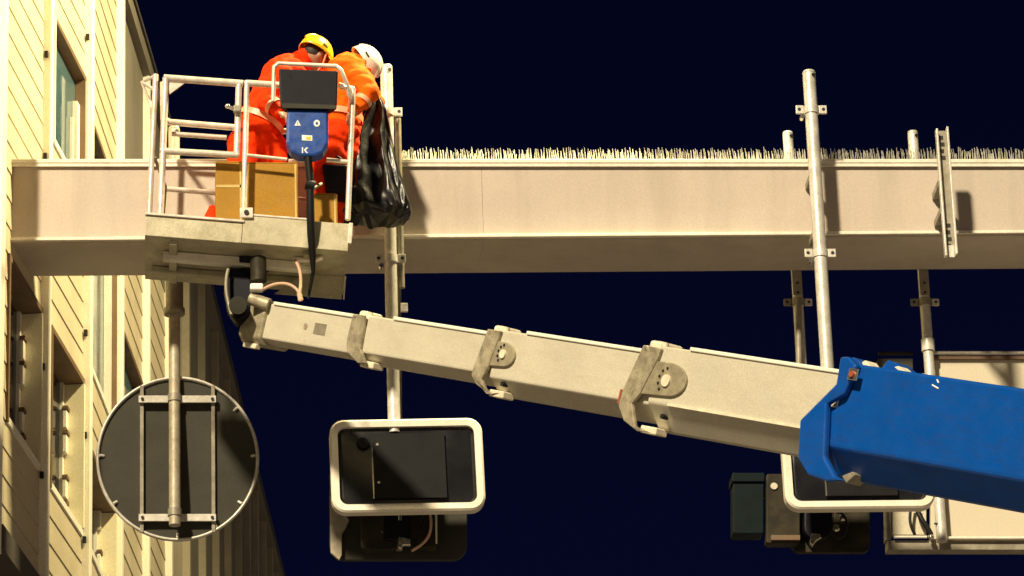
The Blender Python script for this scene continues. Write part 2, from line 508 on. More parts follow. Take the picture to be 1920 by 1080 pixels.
# ------------------------------------------------------------------ poles
def pole(px, py0, py1, Y, r, label, mat='galv', pref=430, clamps=(), seam=True):
    x = P(px, pref, Y).x
    z0, z1 = P(px, py1, Y).z, P(px, py0, Y).z
    t = thing('mounting_pole', (x, Y, z0), label, 'pole', 'poles clamped to the girder')
    obj('tube', MB().tube([(x, Y, z0), (x, Y, z1)], r, 20), M[mat], t)
    obj('end_cap', MB().tube([(x, Y, z1 + .001), (x, Y, z1 + .02)], [r * 1.05, r * .9], 20), M[mat], t)
    obj('drain_hole', MB().tube([(x + r * .5, Y - r * .84, z1 - .03), (x + r * .55, Y - r * .95, z1 - .03)], .016, 8), M['dark'], t)
    for cy in clamps:
        z = P(px, cy, Y).z
        cl = obj('clamp', MB().tube([(x, Y, z - .032), (x, Y, z + .032)], r + .008, 20), M[mat], t)
        for s in (-1, 1):
            obj('clamp_lug', MB().box((x + s * (r + .04), Y, z + .005), (.062, .022, .07)), M[mat], cl, bevel=.003)
            obj('lug_hole', MB().tube([(x + s * (r + .045), Y - .0135, z + .005), (x + s * (r + .045), Y - .0115, z + .005)], .014, 10), M['dark'], cl)
        obj('clamp_bolt', MB().tube([(x - r - .025, Y - .02, z - .06), (x - r - .025, Y + .03, z - .06)], .02, 8), M['chrome'], cl)
    return t, x
t1, xp1 = pole(731, 128, 812, YG - .095, .049, 'tall galvanised pole behind the black bin bag, carrying the whole white-framed sign', clamps=(211, 486))
Y2P = YG - .36
t2, xp2 = pole(1535, 138, 815, Y2P, .051, 'tallest bright galvanised pole in front of the girder, right of centre', clamps=(207, 476))
for py in (318, 424):
    zz = P(1535, py, Y2P).z
    obj('standoff_arm', MB().box((xp2, (Y2P + YG) / 2 + .02, zz), (.05, YG - Y2P - .05, .05)), M['galv_dark'], t2)
obj('spacer_tube', MB().tube([(xp1 + .085, YG - .06, P(742, 545, YG).z), (xp1 + .085, YG - .06, P(742, 228, YG).z)], .026, 12), M['galv_dark'], t1)
p = P(758, 577, YG - .06)
obj('side_lug', MB().box(p, (.055, .03, .07)), M['galv'], t1, bevel=.003)
YR = YG + GD + .10
t3, xp3 = pole(1486, 252, 900, YR, .042, 'rear pole with short stub above the girder, left of the tallest pole', pref=400, mat='galv')
t4, xp4 = pole(1722, 251, 1016, YR, .042, 'rear pole hanging in front of the large cream sign panel', pref=400, mat='galv')
t5, xp5 = pole(327, 243, 985, YR, .047, 'pole holding the round sign, its white top seen through the platform rails', pref=600, mat='galv_mid')
for t, x, px in ((t3, xp3, 1493), (t4, xp4, 1731)):
    zt0, zt1 = P(px, 556, YR).z, P(px, 500, YR).z
    hb = obj('hanger_bar', MB().box((x - .005, YR - .062, (zt0 + zt1) / 2 + .05), (.075, .012, zt1 - zt0 + .12)), M['galv_dark'], t)
    for py in (530, 548):
        q = P(px, py, YR - .07)
        obj('bar_hole', MB().tube([(x - .005, YR - .0695, q.z), (x - .005, YR - .067, q.z)], .012, 8), M['dark'], hb)
    zc = P(px, 567, YR).z
    cl = obj('clamp', MB().tube([(x, YR, zc - .03), (x, YR, zc + .03)], .052, 16), M['galv_dark'], t)
    for s in (-1, 1):
        obj('clamp_lug', MB().box((x + s * .085, YR, zc), (.06, .02, .06)), M['galv'] if s > 0 else M['galv_dark'], cl, bevel=.003)
        obj('lug_hole', MB().tube([(x + s * .088, YR - .012, zc), (x + s * .088, YR - .0105, zc)], .012, 8), M['dark'], cl)
zc = P(1735, 648, YR).z
obj('joint_sleeve', MB().tube([(xp4, YR, zc - .05), (xp4, YR, zc + .05)], .054, 16), M['galv'], t4)
zc0, zc1 = P(327, 590, YR).z, P(327, 505, YR).z
obj('pole_sleeve', MB().tube([(xp5, YR, zc0), (xp5, YR, zc0 + .05), (xp5, YR, zc0 + .051), (xp5, YR, zc1)], [.085, .085, .072, .072], 16), M['galv_dark'], t5)

# slotted channel
YH = YG - .34
c0, c1 = P(1783, 479, YH - .12), P(1767, 243, YH - .12)
xc = P(1775, 370, YH - .12).x
ch = thing('slotted_channel', (xc, YH - .12, c0.z), 'upright slotted steel channel on the girder near the right edge', 'steel channel')
Hc = c1.z - c0.z
obj('web', MB().box((xc, YH - .09, c0.z + Hc / 2), (.095, .012, Hc)), M['galv_dark'], ch)
for s in (-1, 1):
    obj('flange', MB().box((xc + s * .042, YH - .125, c0.z + Hc / 2 + s * .008), (.016, .058, Hc + .01)), M['galv'], ch, bevel=.003)
for k in list(range(0, 4)) + list(range(13, 18)):
    zz = c1.z - .06 - k * Hc / 18.6
    obj('slot', MB().box((xc + (.004 if k % 2 else -.004), YH - .0975, zz), (.03, .003, .032)), M['dark'], ch)
obj('fixing_tab', MB().box((xc, YH - .098, c0.z + .045), (.062, .004, .10)), M['galv'], ch)

for f in (.30, .52):
    obj('standoff_arm', MB().box((xc, (YH + YG) / 2 - .045, c0.z + Hc * (f + .12)), (.05, YG - YH + .07, .05)), M['galv_dark'], ch)

# ------------------------------------------------------------------ signs with white frames
def rrect(w, h, r, n=7):
    pts = []
    for (cx, cz, a0) in ((w / 2 - r, h / 2 - r, 0), (-w / 2 + r, h / 2 - r, 90), (-w / 2 + r, -h / 2 + r, 180), (w / 2 - r, -h / 2 + r, 270)):
        for k in range(n + 1):
            a = R(a0 + 90 * k / n)
            pts.append((cx + r * math.cos(a), cz + r * math.sin(a)))
    return pts
def framed_sign(cpx, cpy, wpx, hpx, Y, roll, label, plate_rect):
    c = P(cpx, cpy, Y)
    s = (P(cpx + wpx / 2, cpy, Y) - P(cpx - wpx / 2, cpy, Y)).length
    h = (P(cpx, cpy - hpx / 2, Y) - P(cpx, cpy + hpx / 2, Y)).length
    t = thing('framed_sign', (c.x, Y, c.z - h / 2), label, 'sign', 'white-framed signs under the girder')
    E1 = Vector((math.cos(roll), 0, math.sin(roll)))
    E3 = Vector((-math.sin(roll), 0, math.cos(roll)))
    def W(x, z, y): return c + E1 * x + E3 * z + Vector((0, y, 0))
    out, inn = rrect(s, h, .115), rrect(s - .125, h - .125, .065)
    n = len(out)
    yf, yb = -.05, .05
    mid_o = rrect(s - .03, h - .03, .10)
    mb = MB()
    rings = [[W(x, z, yb) for x, z in out], [W(x, z, yf + .015) for x, z in out], [W(x, z, yf) for x, z in mid_o],
             [W(x, z, yf + .004) for x, z in inn], [W(x, z, yb - .02) for x, z in inn]]
    mb.loft(rings, cap=False, smooth=False)
    mb.f = [list(reversed(f)) for f in mb.f]
    obj('frame', mb, M['screenframe'], t)
    inner = rrect(s - .123, h - .123, .066)
    hx, hz = (s - .123) / 2, (h - .123) / 2
    rings = [[W(x * f, z * f, -.008 - .034 * (1 - (x * f / hx) ** 2) * (1 - .8 * (z * f / hz) ** 2)) for x, z in inner] for f in (1, .93, .85, .75, .65, .5, .35, .2, .08, .002)]
    sm_ = MB().loft([[W(x, z, .012) for x, z in inner]] + rings, cap=True)
    obj('screen', sm_, M['screen'], t)
    obj('back_cover', MB().prism([W(x, z, yb - .012) for x, z in rrect(s - .02, h - .02, .11)], (0, .03, 0)), M['signback'], t)
    x0, x1, z0, z1 = plate_rect
    obj('inner_plate', MB().prism([W(s * a, h * b, -.049) for a, b in ((x0, z0), (x1, z0), (x1, z1), (x0, z1))], (0, .014, 0)), M['plate'], t)
    obj('plate_edge', MB().prism([W(s * x0 - .012, h * z0, -.052), W(s * x0 - .003, h * z0, -.052), W(s * x0 - .003, h * (z1 - .16), -.052), W(s * x0 - .012, h * (z1 - .16), -.052)], (0, .018, 0)), M['chrome'], t)
    for zf in (z0 + .17, z1 - .12):
        q = W(s * x0 + .035, h * zf, -.050)
        obj('screw', MB().tube([q, q + Vector((0, -.008, 0))], .011, 8), M['chrome'], t)
    q = W(s * x0 - .075, h * (z1 - .10), -.030)
    obj('knob', MB().tube([q, q + Vector((0, -.03, 0))], [.052, .045], 14), M['blackpanel'], t, bevel=.004)
    return t, W, s, h
t6, W6, s6, h6 = framed_sign(763, 875, 287, 173, YG - .11, R(1.1), 'white-framed dark rectangular sign seen whole, between round sign and boom', (-.22, .25, -.36, .34))
t7, W7, s7, h7 = framed_sign(1607, 872, 280, 168, YG - .11, R(.6), 'white-framed dark sign partly hidden behind the blue boom', (-.22, .25, -.36, .34))

# equipment hanging behind the two framed signs
YE = YG + GD - .15
def panel_px(name, poly, Y, thick, mat, parent, bevel=.008):
    return obj(name, MB().prism([P(x, y, Y) for x, y in poly], (0, thick, 0)), mat, parent, bevel=bevel)
def rr_px(x0, y0, x1, y1, r, n=5):
    return [((x0 + x1) / 2 + a, (y0 + y1) / 2 - b) for a, b in rrect(x1 - x0, y1 - y0, r, n)]
e = thing('rear_lamp_unit', P(747, 1050, YE), 'dark rounded panel and lamp unit hanging below the fully seen white-framed sign', 'equipment')
panel_px('back_panel', rr_px(618, 860, 876, 1050, 28), YE + .12, .05, M['signback'], e)
panel_px('lit_side_plate', [(619, 930), (655, 975), (648, 990), (641, 1000), (641, 1040), (636, 1050), (620, 1036)], YE + .06, .03, M['galv_mid'], e, .004)  # lighter steel colour put in for the light on this strip
panel_px('lamp_housing', rr_px(676, 930, 742, 1030, 10), YE - .05, .14, M['olive'], e, .012)
panel_px('side_housing', rr_px(768, 930, 819, 1026, 4), YE - .03, .12, M['olive'], e, .006)
panel_px('housing_edge', [(815, 940), (820, 940), (820, 1019), (817, 1019)], YE - .05, .012, M['frame'], e, 0)
panel_px('clamp_block', rr_px(720, 940, 768, 1012, 6), YE - .08, .06, M['blackpanel'], e, .01)
panel_px('bracket', [(747, 1006), (770, 1010), (770, 1022), (756, 1022), (752, 1030), (746, 1026)], YE - .14, .04, M['chrome'], e, .006)
q0, q1 = P(750, 950, YE - .12), P(750, 976, YE - .12)
obj('pin', MB().tube([q0, q1], .017, 10), M['chrome'], e)
q = P(716, 998, YE - .06)
obj('screw', MB().tube([q, q + Vector((0, -.01, 0))], .01, 8), M['chrome'], e)
obj('cable', MB().tube(bez(P(806, 960, YE - .1), P(815, 1005, YE - .12), P(798, 1018, YE - .14), P(772, 1033, YE - .14)), .011, 8), M['copper'], e)
obj('black_cable', MB().tube(bez(P(795, 945, YE - .08), P(798, 985, YE - .12), P(782, 1000, YE - .1), P(778, 1020, YE - .1)), .014, 8), M['rubber'], e)
obj('strut', MB().tube([P(748, 870, YE + .08), P(748, 1032, YE + .08)], .03, 10), M['galv_dark'], e)
obj('hanger_tube', MB().tube([P(748, 880, YE + .08), P(745, 500, YE + .08)], .03, 10), M['galv_dark'], e)

e2 = thing('equipment_box', P(1540, 1035, YE), 'olive equipment box and lamp below the sign hidden behind the blue boom', 'equipment')
panel_px('back_panel', rr_px(1485, 900, 1631, 1036, 14), YE + .10, .05, M['olive'], e2)
panel_px('housing', rr_px(1437, 888, 1500, 1018, 5), YE - .02, .12, M['olive'], e2, .008)
panel_px('housing_foot', [(1446, 1003), (1500, 1003), (1500, 1012), (1446, 1012)], YE - .05, .03, M['brown'], e2, 0)
q = P(1451, 912, YE - .021)
obj('round_button', MB().tube([q, q + Vector((0, -.012, 0))], .028, 14), M['cream'], e2)
panel_px('lamp_housing', rr_px(1508, 945, 1562, 1010, 22), YE - .06, .12, M['blackpanel'], e2, .012)
panel_px('bracket', [(1522, 999), (1538, 1000), (1541, 1008), (1530, 1014), (1524, 1024), (1518, 1018)], YE - .13, .05, M['chrome'], e2, .006)
for k, (x, y) in enumerate(((1568, 990), (1580, 970))):
    q = P(x, y, YE - .06)
    obj('reflector', MB().tube([q, q + Vector((0, -.02, 0))], [.03, .02], 12), M['chrome'], e2)
obj('pin', MB().tube([P(1562, 955, YE - .05), P(1562, 972, YE - .05)], .012, 8), M['chrome'], e2)
ringp = [P(1572 + 16 * math.cos(a), 985 + 24 * math.sin(a), YE - .1) for a in [R(-100 + 250 * k / 16) for k in range(17)]]
obj('cable', MB().tube(ringp, .010, 8), M['rubber'], e2)
obj('hanger_tube', MB().tube([P(1500, 920, YE + .16), P(1497, 560, YE + .16)], .026, 10), M['galv_dark'], e2)
tb = thing('teal_junction_box', P(1406, 1000, YE + .05), 'dark teal box with a lid beside the olive equipment box', 'box')
panel_px('box_body', rr_px(1375, 905, 1432, 1000, 4), YE + .02, .18, M['teal'], tb, .006)
panel_px('lid', rr_px(1373, 886, 1434, 903, 3), YE, .22, M['teal'], tb, .006)
panel_px('mounting_strap', [(1425, 920), (1446, 920), (1446, 934), (1425, 934)], YE + .205, .02, M['galv_dark'], tb, 0)

# ------------------------------------------------------------------ large cream sign panel on the right
YC = YR + .10
cp = thing('cream_sign_panel', P(1800, 1030, YC), 'large cream box panel at the right edge, crossed by the blue boom', 'sign panel')
panel_px('face', [(1745, 674), (2250, 674), (2250, 1011), (1745, 1011)], YC, .05, M['cream'], cp, .005)
panel_px('face', [(1672, 700), (1737, 700), (1737, 1003), (1672, 1003)], YC + .012, .05, M['cream'], cp, .005)
panel_px('bottom_frame', [(1664, 1013), (2250, 1013), (2250, 1031), (1664, 1031)], YC - .03, .12, M['galv_dark'], cp, .005)
panel_px('side_frame', [(1661, 700), (1671, 700), (1671, 1012), (1661, 1012)], YC - .03, .12, M['galv_dark'], cp, .004)
panel_px('top_frame', [(1745, 667), (2250, 667), (2250, 673), (1745, 673)], YC - .03, .12, M['brown'], cp, 0)
obj('top_rail', MB().tube([P(1748, 662, YC - .03), P(2250, 662, YC - .03)], .016, 10), M['galv'], cp)
obj('bottom_rail', MB().tube([P(1676, 1007, YC - .06), P(1738, 1007, YC - .06)], .012, 8), M['trim'], cp)
obj('bottom_rail', MB().tube([P(1772, 1009, YC - .06), P(2250, 1009, YC - .06)], .014, 8), M['trim'], cp)
panel_px('top_bracket', [(1645, 672), (1712, 672), (1712, 700), (1645, 700)], YC, .06, M['signback'], cp, .006)
obj('bracket_rail', MB().tube([P(1647, 663, YC), P(1712, 663, YC)], .016, 10), M['olive'], cp)
obj('side_pipe', MB().tube([P(1758, 900, YC - .09), P(1766, 1012, YC - .09)], .02, 10), M['trim'], cp)
panel_px('pipe_strap', [(1752, 980), (1772, 980), (1772, 983), (1752, 983)], YC - .13, .01, M['dark'], cp, 0)
obj('cable', MB().tube(bez(P(1710, 945, YC - .06), P(1702, 975, YC - .07), P(1708, 990, YC - .07), P(1716, 1003, YC - .06)), .012, 8), M['rubber'], cp)
obj('cable', MB().tube(bez(P(1718, 945, YC - .06), P(1722, 975, YC - .09), P(1740, 985, YC - .09), P(1746, 1004, YC - .08)), .022, 8), M['rubber'], cp)
q = P(1746, 1007, YC - .1)
obj('cable_gland', MB().sphere(q, .024, 12, 8), M['chrome'], cp)

# ------------------------------------------------------------------ round sign seen from behind
YS = YR + .11
rs = thing('round_sign', P(333, 1012, YS), 'large round traffic sign seen from behind, dark grey with pale rim', 'sign')
cR = P(333, 860, YS)
RR = .64
tl = R(6)
def RW(x, z, y): return cR + Vector((x, y * math.cos(tl) - z * math.sin(tl), z * math.cos(tl) * 1.04 + y * math.sin(tl)))
N = 72
rings = []
for rad, yy in ((.0005, 0), (RR - .012, 0), (RR - .012, .012), (.0005, .012)):
    rings.append([RW(rad * math.cos(2 * math.pi * k / N), rad * math.sin(2 * math.pi * k / N), yy) for k in range(N)])
mb = MB().loft(rings, cap=True, smooth=False)
obj('disc', mb, M['signback'], rs)
rim = MB()
circ = [RW(RR * math.cos(2 * math.pi * k / N), RR * math.sin(2 * math.pi * k / N), 0) for k in range(N)]
rings = []
for k in range(N):
    a = 2 * math.pi * k / N
    rings.append([RW((RR + .014 * math.cos(b)) * math.cos(a), (RR + .014 * math.cos(b)) * math.sin(a), .028 * math.sin(b)) for b in [2 * math.pi * j / 8 for j in range(8)]])
rings.append(rings[0])
rim.loft(rings, cap=False)
obj('rim', rim, M['galv'], rs)
def rpx(px, py):
    p = P(px, py, YS)
    return p.x - cR.x, (p.z - cR.z)
for px in (266, 399):
    x, z0 = rpx(px, 990)
    x, z1 = rpx(px, 734)
    m_ = MB().add([RW(x - .014, z0, -.002), RW(x + .014, z0, -.002), RW(x + .014, z1, -.002), RW(x - .014, z1, -.002),
                   RW(x - .014, z0, -.035), RW(x + .014, z0, -.035), RW(x + .014, z1, -.035), RW(x - .014, z1, -.035)],
                  [(0, 1, 2, 3), (7, 6, 5, 4), (4, 5, 1, 0), (5, 6, 2, 1), (6, 7, 3, 2), (7, 4, 0, 3)])
    obj('stiffener', m_, M['galv_dark'], rs)
for py in (759, 966):
    x0, zz = rpx(260, py)
    x1, zz = rpx(405, py)
    m_ = MB().add([RW(x0, zz - .028, -.037), RW(x1, zz - .028, -.037), RW(x1, zz + .028, -.037), RW(x0, zz + .028, -.037),
                   RW(x0, zz - .028, -.062), RW(x1, zz - .028, -.062), RW(x1, zz + .028, -.062), RW(x0, zz + .028, -.062)],
                  [(0, 1, 2, 3), (7, 6, 5, 4), (4, 5, 1, 0), (5, 6, 2, 1), (6, 7, 3, 2), (7, 4, 0, 3)])
    br = obj('bracket_bar', m_, M['galv'], rs, bevel=.003)
    for px in (267, 398):
        x, _ = rpx(px, py)
        obj('bolt', MB().tube([RW(x, zz, -.063), RW(x, zz, -.072)], .013, 8), M['dark'], br)
    x, _ = rpx(328, py)
    obj('saddle_clamp', MB().tube([(xp5, YR, RW(x, zz, 0).z - .03), (xp5, YR, RW(x, zz, 0).z + .03)], .056, 16), M['galv_dark'], br)
for a in (90, 178, 215, 325, 2, 40, 300, 270):
    a = R(a)
    obj('rivet', MB().tube([RW((RR - .05) * math.cos(a), (RR - .05) * math.sin(a), -.0005), RW((RR - .015) * math.cos(a), (RR - .015) * math.sin(a), -.018)], .012, 6), M['galv'], rs)

# ------------------------------------------------------------------ boom lift: boom, platform, control box
lift = thing('boom_lift', P(460, 560, 29.9), 'telescopic boom lift with grey sections, blue base section and worker platform', 'boom lift')
def BP(px, py, off=0):
    return PP(px, py, A + sn * off, sn)
def sv(px, py, off):
    p = BP(px, py, off) - A
    return p.dot(ax), p.dot(bu)
def SVP(s, v, w):            # w measured outward from the axis plane
    return A + ax * s + bu * v + sn * w
def section(name, off, tl_, tr_, bl_, br_, cham, width, mat, label=None, sl=None, sr=None, bev=.012):
    a_, b_, c_, d_ = sv(*tl_, off), sv(*tr_, off), sv(*bl_, off), sv(*br_, off)
    s0 = min(a_[0], c_[0]) if sl is None else sl
    s1 = max(b_[0], d_[0]) if sr is None else sr
    vt, vb = (a_[1] + b_[1]) / 2, (c_[1] + d_[1]) / 2
    prof = [(off, vt), (off, vb), (off - width * .36, vb - cham), (off - width * .64, vb - cham), (off - width, vb), (off - width, vt)]
    mb = MB().prism([SVP(s0, v, w) for w, v in prof], ax * (s1 - s0))
    o = obj(name, mb, mat, lift, bevel=bev)
    if label: o['label'] = label
    return o, s0, s1, vt, vb
secs = []
secs.append(section('boom_section', .00, (470, 566), (690, 595), (462, 632), (690, 665), .035, .26, M['boom'], 'thinnest innermost boom section at the platform'))
secs.append(section('boom_section', .025, (690, 596), (950, 626), (690, 666), (950, 703), .07, .31, M['boom'], 'second boom section'))
secs.append(section('boom_section', .05, (935, 624), (1250, 659), (935, 716), (1250, 757), .11, .36, M['boom'], 'third boom section'))
secs.append(section('boom_section', .075, (1235, 657), (1620, 695), (1235, 764), (1620, 815), .17, .42, M['boom'], 'largest grey boom section'))
secs.append(section('boom_section', .115, (1600, 688), (1920, 721), (1555, 846), (1920, 889), .18, .50, M['blue'], 'blue base boom section', sl=sv(1548, 846, .115)[0], sr=sv(1920, 800, .115)[0] + 4.0, bev=.018))
for k_ in range(4):
    o_, s0, s1, vt, vb = secs[k_]
    off_ = (.0, .025, .05, .075)[k_]
    obj('top_edge_highlight', MB().box(SVP((s0 + s1) / 2 + .16, vt + .006, off_ - .03), (s1 - s0 - .34, .085, .026), (ax, sn, bu)), M['post'], lift, bevel=.006)  # white strip added along the flange; the lit highlight is in its colour
# tip casting
o, s0, s1, vt, vb = secs[0]
mb = MB().prism([SVP(s0 - .03, v, w) for w, v in ((.03, vt + .02), (.03, vb), (-.02, vb - .06), (-.24, vb - .06), (-.29, vb), (-.29, vt + .02))], ax * .30)
obj('tip_casting', mb, M['boomgrime'], lift, bevel=.015)
obj('tip_wear_pad', MB().box(SVP(s0 + .12, vb - .07, -.02), (.18, .05, .04), (ax, sn, bu)), M['pad'], lift, bevel=.008)
for px, py, r in ((573, 612, .024),):
    p = BP(px, py, .001)
    obj('round_decal', MB().tube([p, p + sn * .003], r, 14), M['boomgrime'], lift)
p = BP(600, 617, .001)
obj('square_decal', MB().box(p, (.155, .004, .085), (ax, sn, bu)), M['galv_dark'], lift)
# collars at the mouth of each section
def collar(off, poly, lobe=None, pin=None):
    c = obj('collar', MB().prism([BP(x, y, off + .002) for x, y in poly], sn * .028), M['boomgrime'], lift, bevel=.006)
    if lobe:
        obj('pin_plate', MB().prism([BP(x, y, off + .003) for x, y in lobe], sn * .018), M['plate_grime'], c, bevel=.005)
    if pin:
        q = BP(*pin, off + .02)
        obj('pin_boss', MB().tube([q, q + sn * .014], pin_r, 16), M['pad'], c, bevel=.003)
        for a in range(5):
            an = R(100 + a * 32)
            qq = q + ax * (math.cos(an) * pin_r * 2.0) + bu * (math.sin(an) * pin_r * 2.0)
            obj('plate_hole', MB().tube([qq, qq + sn * .006], .010, 8), M['dark'], c)
    return c
def lobe_pts(x0, y0, x1, y1, left):
    pts = list(left)
    cx, cy, rx, ry = (x0 + x1) / 2, (y0 + y1) / 2, (x1 - x0) / 2, (y1 - y0) / 2
    for k in range(13):
        a = R(-90 + 180 * k / 12)
        pts.append((cx + rx * math.cos(a) * (1.0), cy + ry * math.sin(a)))
    return pts
pin_r = .03
c1_ = collar(.025, [(667, 590), (688, 592), (686, 620), (680, 655), (690, 682), (676, 682), (655, 660), (655, 640)])
pin_r = .032
c2_ = collar(.05, [(920, 618), (944, 622), (938, 640), (920, 690), (908, 712), (918, 738), (938, 738), (925, 742), (898, 722), (889, 705), (893, 690)],
             lobe_pts(925, 642, 968, 688, [(905, 685), (925, 645), (935, 640)]), (944, 664))
pin_r = .042
c3_ = collar(.075, [(1212, 648), (1245, 655), (1238, 675), (1205, 740), (1190, 758), (1196, 800), (1222, 812), (1200, 810), (1175, 790), (1165, 762), (1172, 735)],
             lobe_pts(1225, 681, 1290, 744, [(1182, 737), (1222, 682), (1240, 678)]), (1250, 714))
for (px, py, w, off, wid) in ((681, 592, .10, .025, .20), (935, 620, .11, .05, .22), (1230, 649, .13, .075, .24)):
    q = BP(px, py, off - .03)
    top = obj('top_pad', MB().box(q + bu * .0 - sn * (wid / 2 - .03), (w, wid - .04, .075), (ax, sn, bu)), M['pad'], lift, bevel=.02)
    obj('pad_bolt', MB().tube([q + ax * (w * .55) - sn * .02 + bu * .035, q + ax * (w * .55) - sn * .02 + bu * -.02], .022, 8), M['pad'], top)
    obj('pad_pin', MB().tube([q + sn * .031 - bu * .03 - ax * .02, q + sn * .06 - bu * .03 - ax * .02], .022, 10), M['pad'], top)
for (px, py, off) in ((687, 683, .01), (930, 738, .03), (1215, 806, .05)):
    q = BP(px, py, off)
    obj('bottom_pad', MB().box(q - sn * .05, (.17, .10, .05), (ax, sn, bu)), M['pad'], lift, bevel=.008)
for (px, py) in ((951, 722), (1251, 783)):
    q = BP(px, py, .0)
    obj('weep_hole', MB().tube([q, q + sn * .05], .018, 8), M['dark'], lift)
for k, off, yb0, yb1, xa, xb in ((3, .072, 803, 852, 1222, 1545),):
    o_, s0, s1, vt, vb = secs[k]
    obj('lit_edge_strip', MB().box(SVP((s0 + s1) / 2 + .1, vb + .004, .080), (s1 - s0 - .25, .012, .016), (ax, sn, bu)), M['pad'], lift)  # pale strip stands in for light catching the bottom edge
q = BP(1168, 745, .075)
obj('primer_patch', MB().box(q, (.02, .06, .10), (ax, sn, bu)), M['rust'], lift)
# blue mouth: flared collar with lugs
o_, s0, s1, vt, vb = secs[4]
prof_px = [(1586, 672), (1601, 671), (1616, 688), (1592, 742), (1560, 760), (1556, 860), (1575, 895), (1590, 903), (1560, 905), (1525, 893), (1506, 862), (1510, 790), (1578, 722)]
bc = obj('blue_collar', MB().prism([BP(x, y, .118) for x, y in prof_px], sn * .05), M['blue'], lift, bevel=.014)
mbk = MB().prism([SVP(s0 - .14, v, w) for w, v in ((.112, vb + .25), (.112, vb), (-.01, vb - .17), (-.27, vb - .17), (-.40, vb), (-.40, vb + .25))], ax * .16)
obj('blue_throat', mbk, M['blue'], lift, bevel=.012)
q = BP(1600, 702, .172)
obj('lug_plate', MB().box(q, (.085, .012, .075), (ax, sn, bu)), M['chrome'], bc, bevel=.004)
obj('lug_pin', MB().tube([q + sn * .006, q + sn * .02], .02, 10), M['rust'], bc)
obj('blue_top_lug', MB().prism([BP(x, y, .05) for x, y in ((1582, 690), (1584, 676), (1599, 669), (1612, 677), (1616, 692))], sn * -.10), M['blue'], lift, bevel=.008)
obj('top_pad', MB().prism([BP(x, y, .03) for x, y in ((1613, 692), (1615, 679), (1622, 675), (1632, 688), (1633, 694))], sn * -.10), M['pad'], lift, bevel=.006)
obj('top_bracket', MB().prism([BP(x, y, .02) for x, y in ((1648, 696), (1664, 675), (1678, 680), (1712, 706))], sn * -.12), M['blue'], lift, bevel=.006)
obj('top_bracket_bolt', MB().prism([BP(x, y, .06) for x, y in ((1676, 688), (1684, 686), (1700, 699), (1693, 702))], sn * -.08), M['pad'], lift, bevel=.004)
obj('blue_wear_pad', MB().prism([BP(x, y, .02) for x, y in ((1578, 892), (1598, 884), (1604, 890), (1586, 906))], sn * -.12), M['galv_dark'], lift, bevel=.005)
p0_, p1_ = BP(1597, 890, -.02), BP(1980, 949, -.02)
obj('underside_strip', MB().box((p0_ + p1_) / 2 - sn * .05, ((p1_ - p0_).length, .05, .022), ((p1_ - p0_).normalized(), sn, bu)), M['pad'], lift, bevel=.004)
for pts in (((1748, 722), (1760, 729)), ((1757, 712), (1760, 718))):
    a_, b_ = BP(*pts[0], .1165), BP(*pts[1], .1165)
    obj('paint_chip', MB().tube([a_, b_], .006, 5), M['white'], lift)

# platform (basket)
YF, YB = 30.15, 31.05
RAD = .024
bsk = None
def rail(parent, pts, r=RAD, name='rail', mat='basket'):
    return obj(name, MB().tube(pts, r, 10), M[mat], parent)
# tray: floor with toe boards
fl_tl, fl_tr = P(275, 404, YF), P(655, 434, YF)
ex = (fl_tr - fl_tl).normalized()
ey = Vector((0, 1, 0))
ez = ex.cross(ey).normalized()
Wd = (fl_tr - fl_tl).length
def BK(a, b, c): return fl_tl + ex * a + ey * b + ez * c
DEP = YB - YF
basket = obj('platform_floor', MB().box(BK(Wd / 2, DEP / 2, -.14), (Wd - .02, DEP - .02, .05), (ex, ey, ez)), M['tray'], lift, bevel=.006)
# toe boards (left front is lower than the right front)
obj('toe_board', MB().prism([BK(0, 0, 0), BK(.74, 0, 0), BK(.74, 0, -.165), BK(0, 0, -.165)], (0, .02, 0)), M['tray'], basket, bevel=.004)
obj('toe_board', MB().prism([BK(.743, -.004, .062), BK(Wd, -.004, .062), BK(Wd, -.004, -.165), BK(.743, -.004, -.165)], (0, .02, 0)), M['tray'], basket, bevel=.004)
obj('toe_cap', MB().box(BK(.37, .008, .012), (.76, .05, .02), (ex, ey, ez)), M['basket'], basket, bevel=.004)
obj('toe_cap', MB().box(BK(1.02, .008, .073), (.46, .03, .016), (ex, ey, ez)), M['basket'], basket, bevel=.004)
obj('toe_board', MB().prism([BK(.0, .022, 0), BK(.0, DEP, 0), BK(.0, DEP, -.165), BK(.0, .022, -.165)], ex * .02), M['tray'], basket)
obj('toe_board', MB().prism([BK(Wd - .02, .022, .06), BK(Wd - .02, DEP, .06), BK(Wd - .02, DEP, -.165), BK(Wd - .02, .022, -.165)], ex * .018), M['tray'], basket)
obj('toe_board', MB().prism([BK(.022, DEP - .02, .0), BK(Wd - .022, DEP - .02, .0), BK(Wd - .022, DEP - .02, -.165), BK(.022, DEP - .02, -.165)], (0, .018, 0)), M['tray'], basket)
obj('corner_edge', MB().box(BK(Wd + .008, -.006, -.02), (.03, .03, .17), (ex, ey, ez)), M['basket'], basket, bevel=.004)
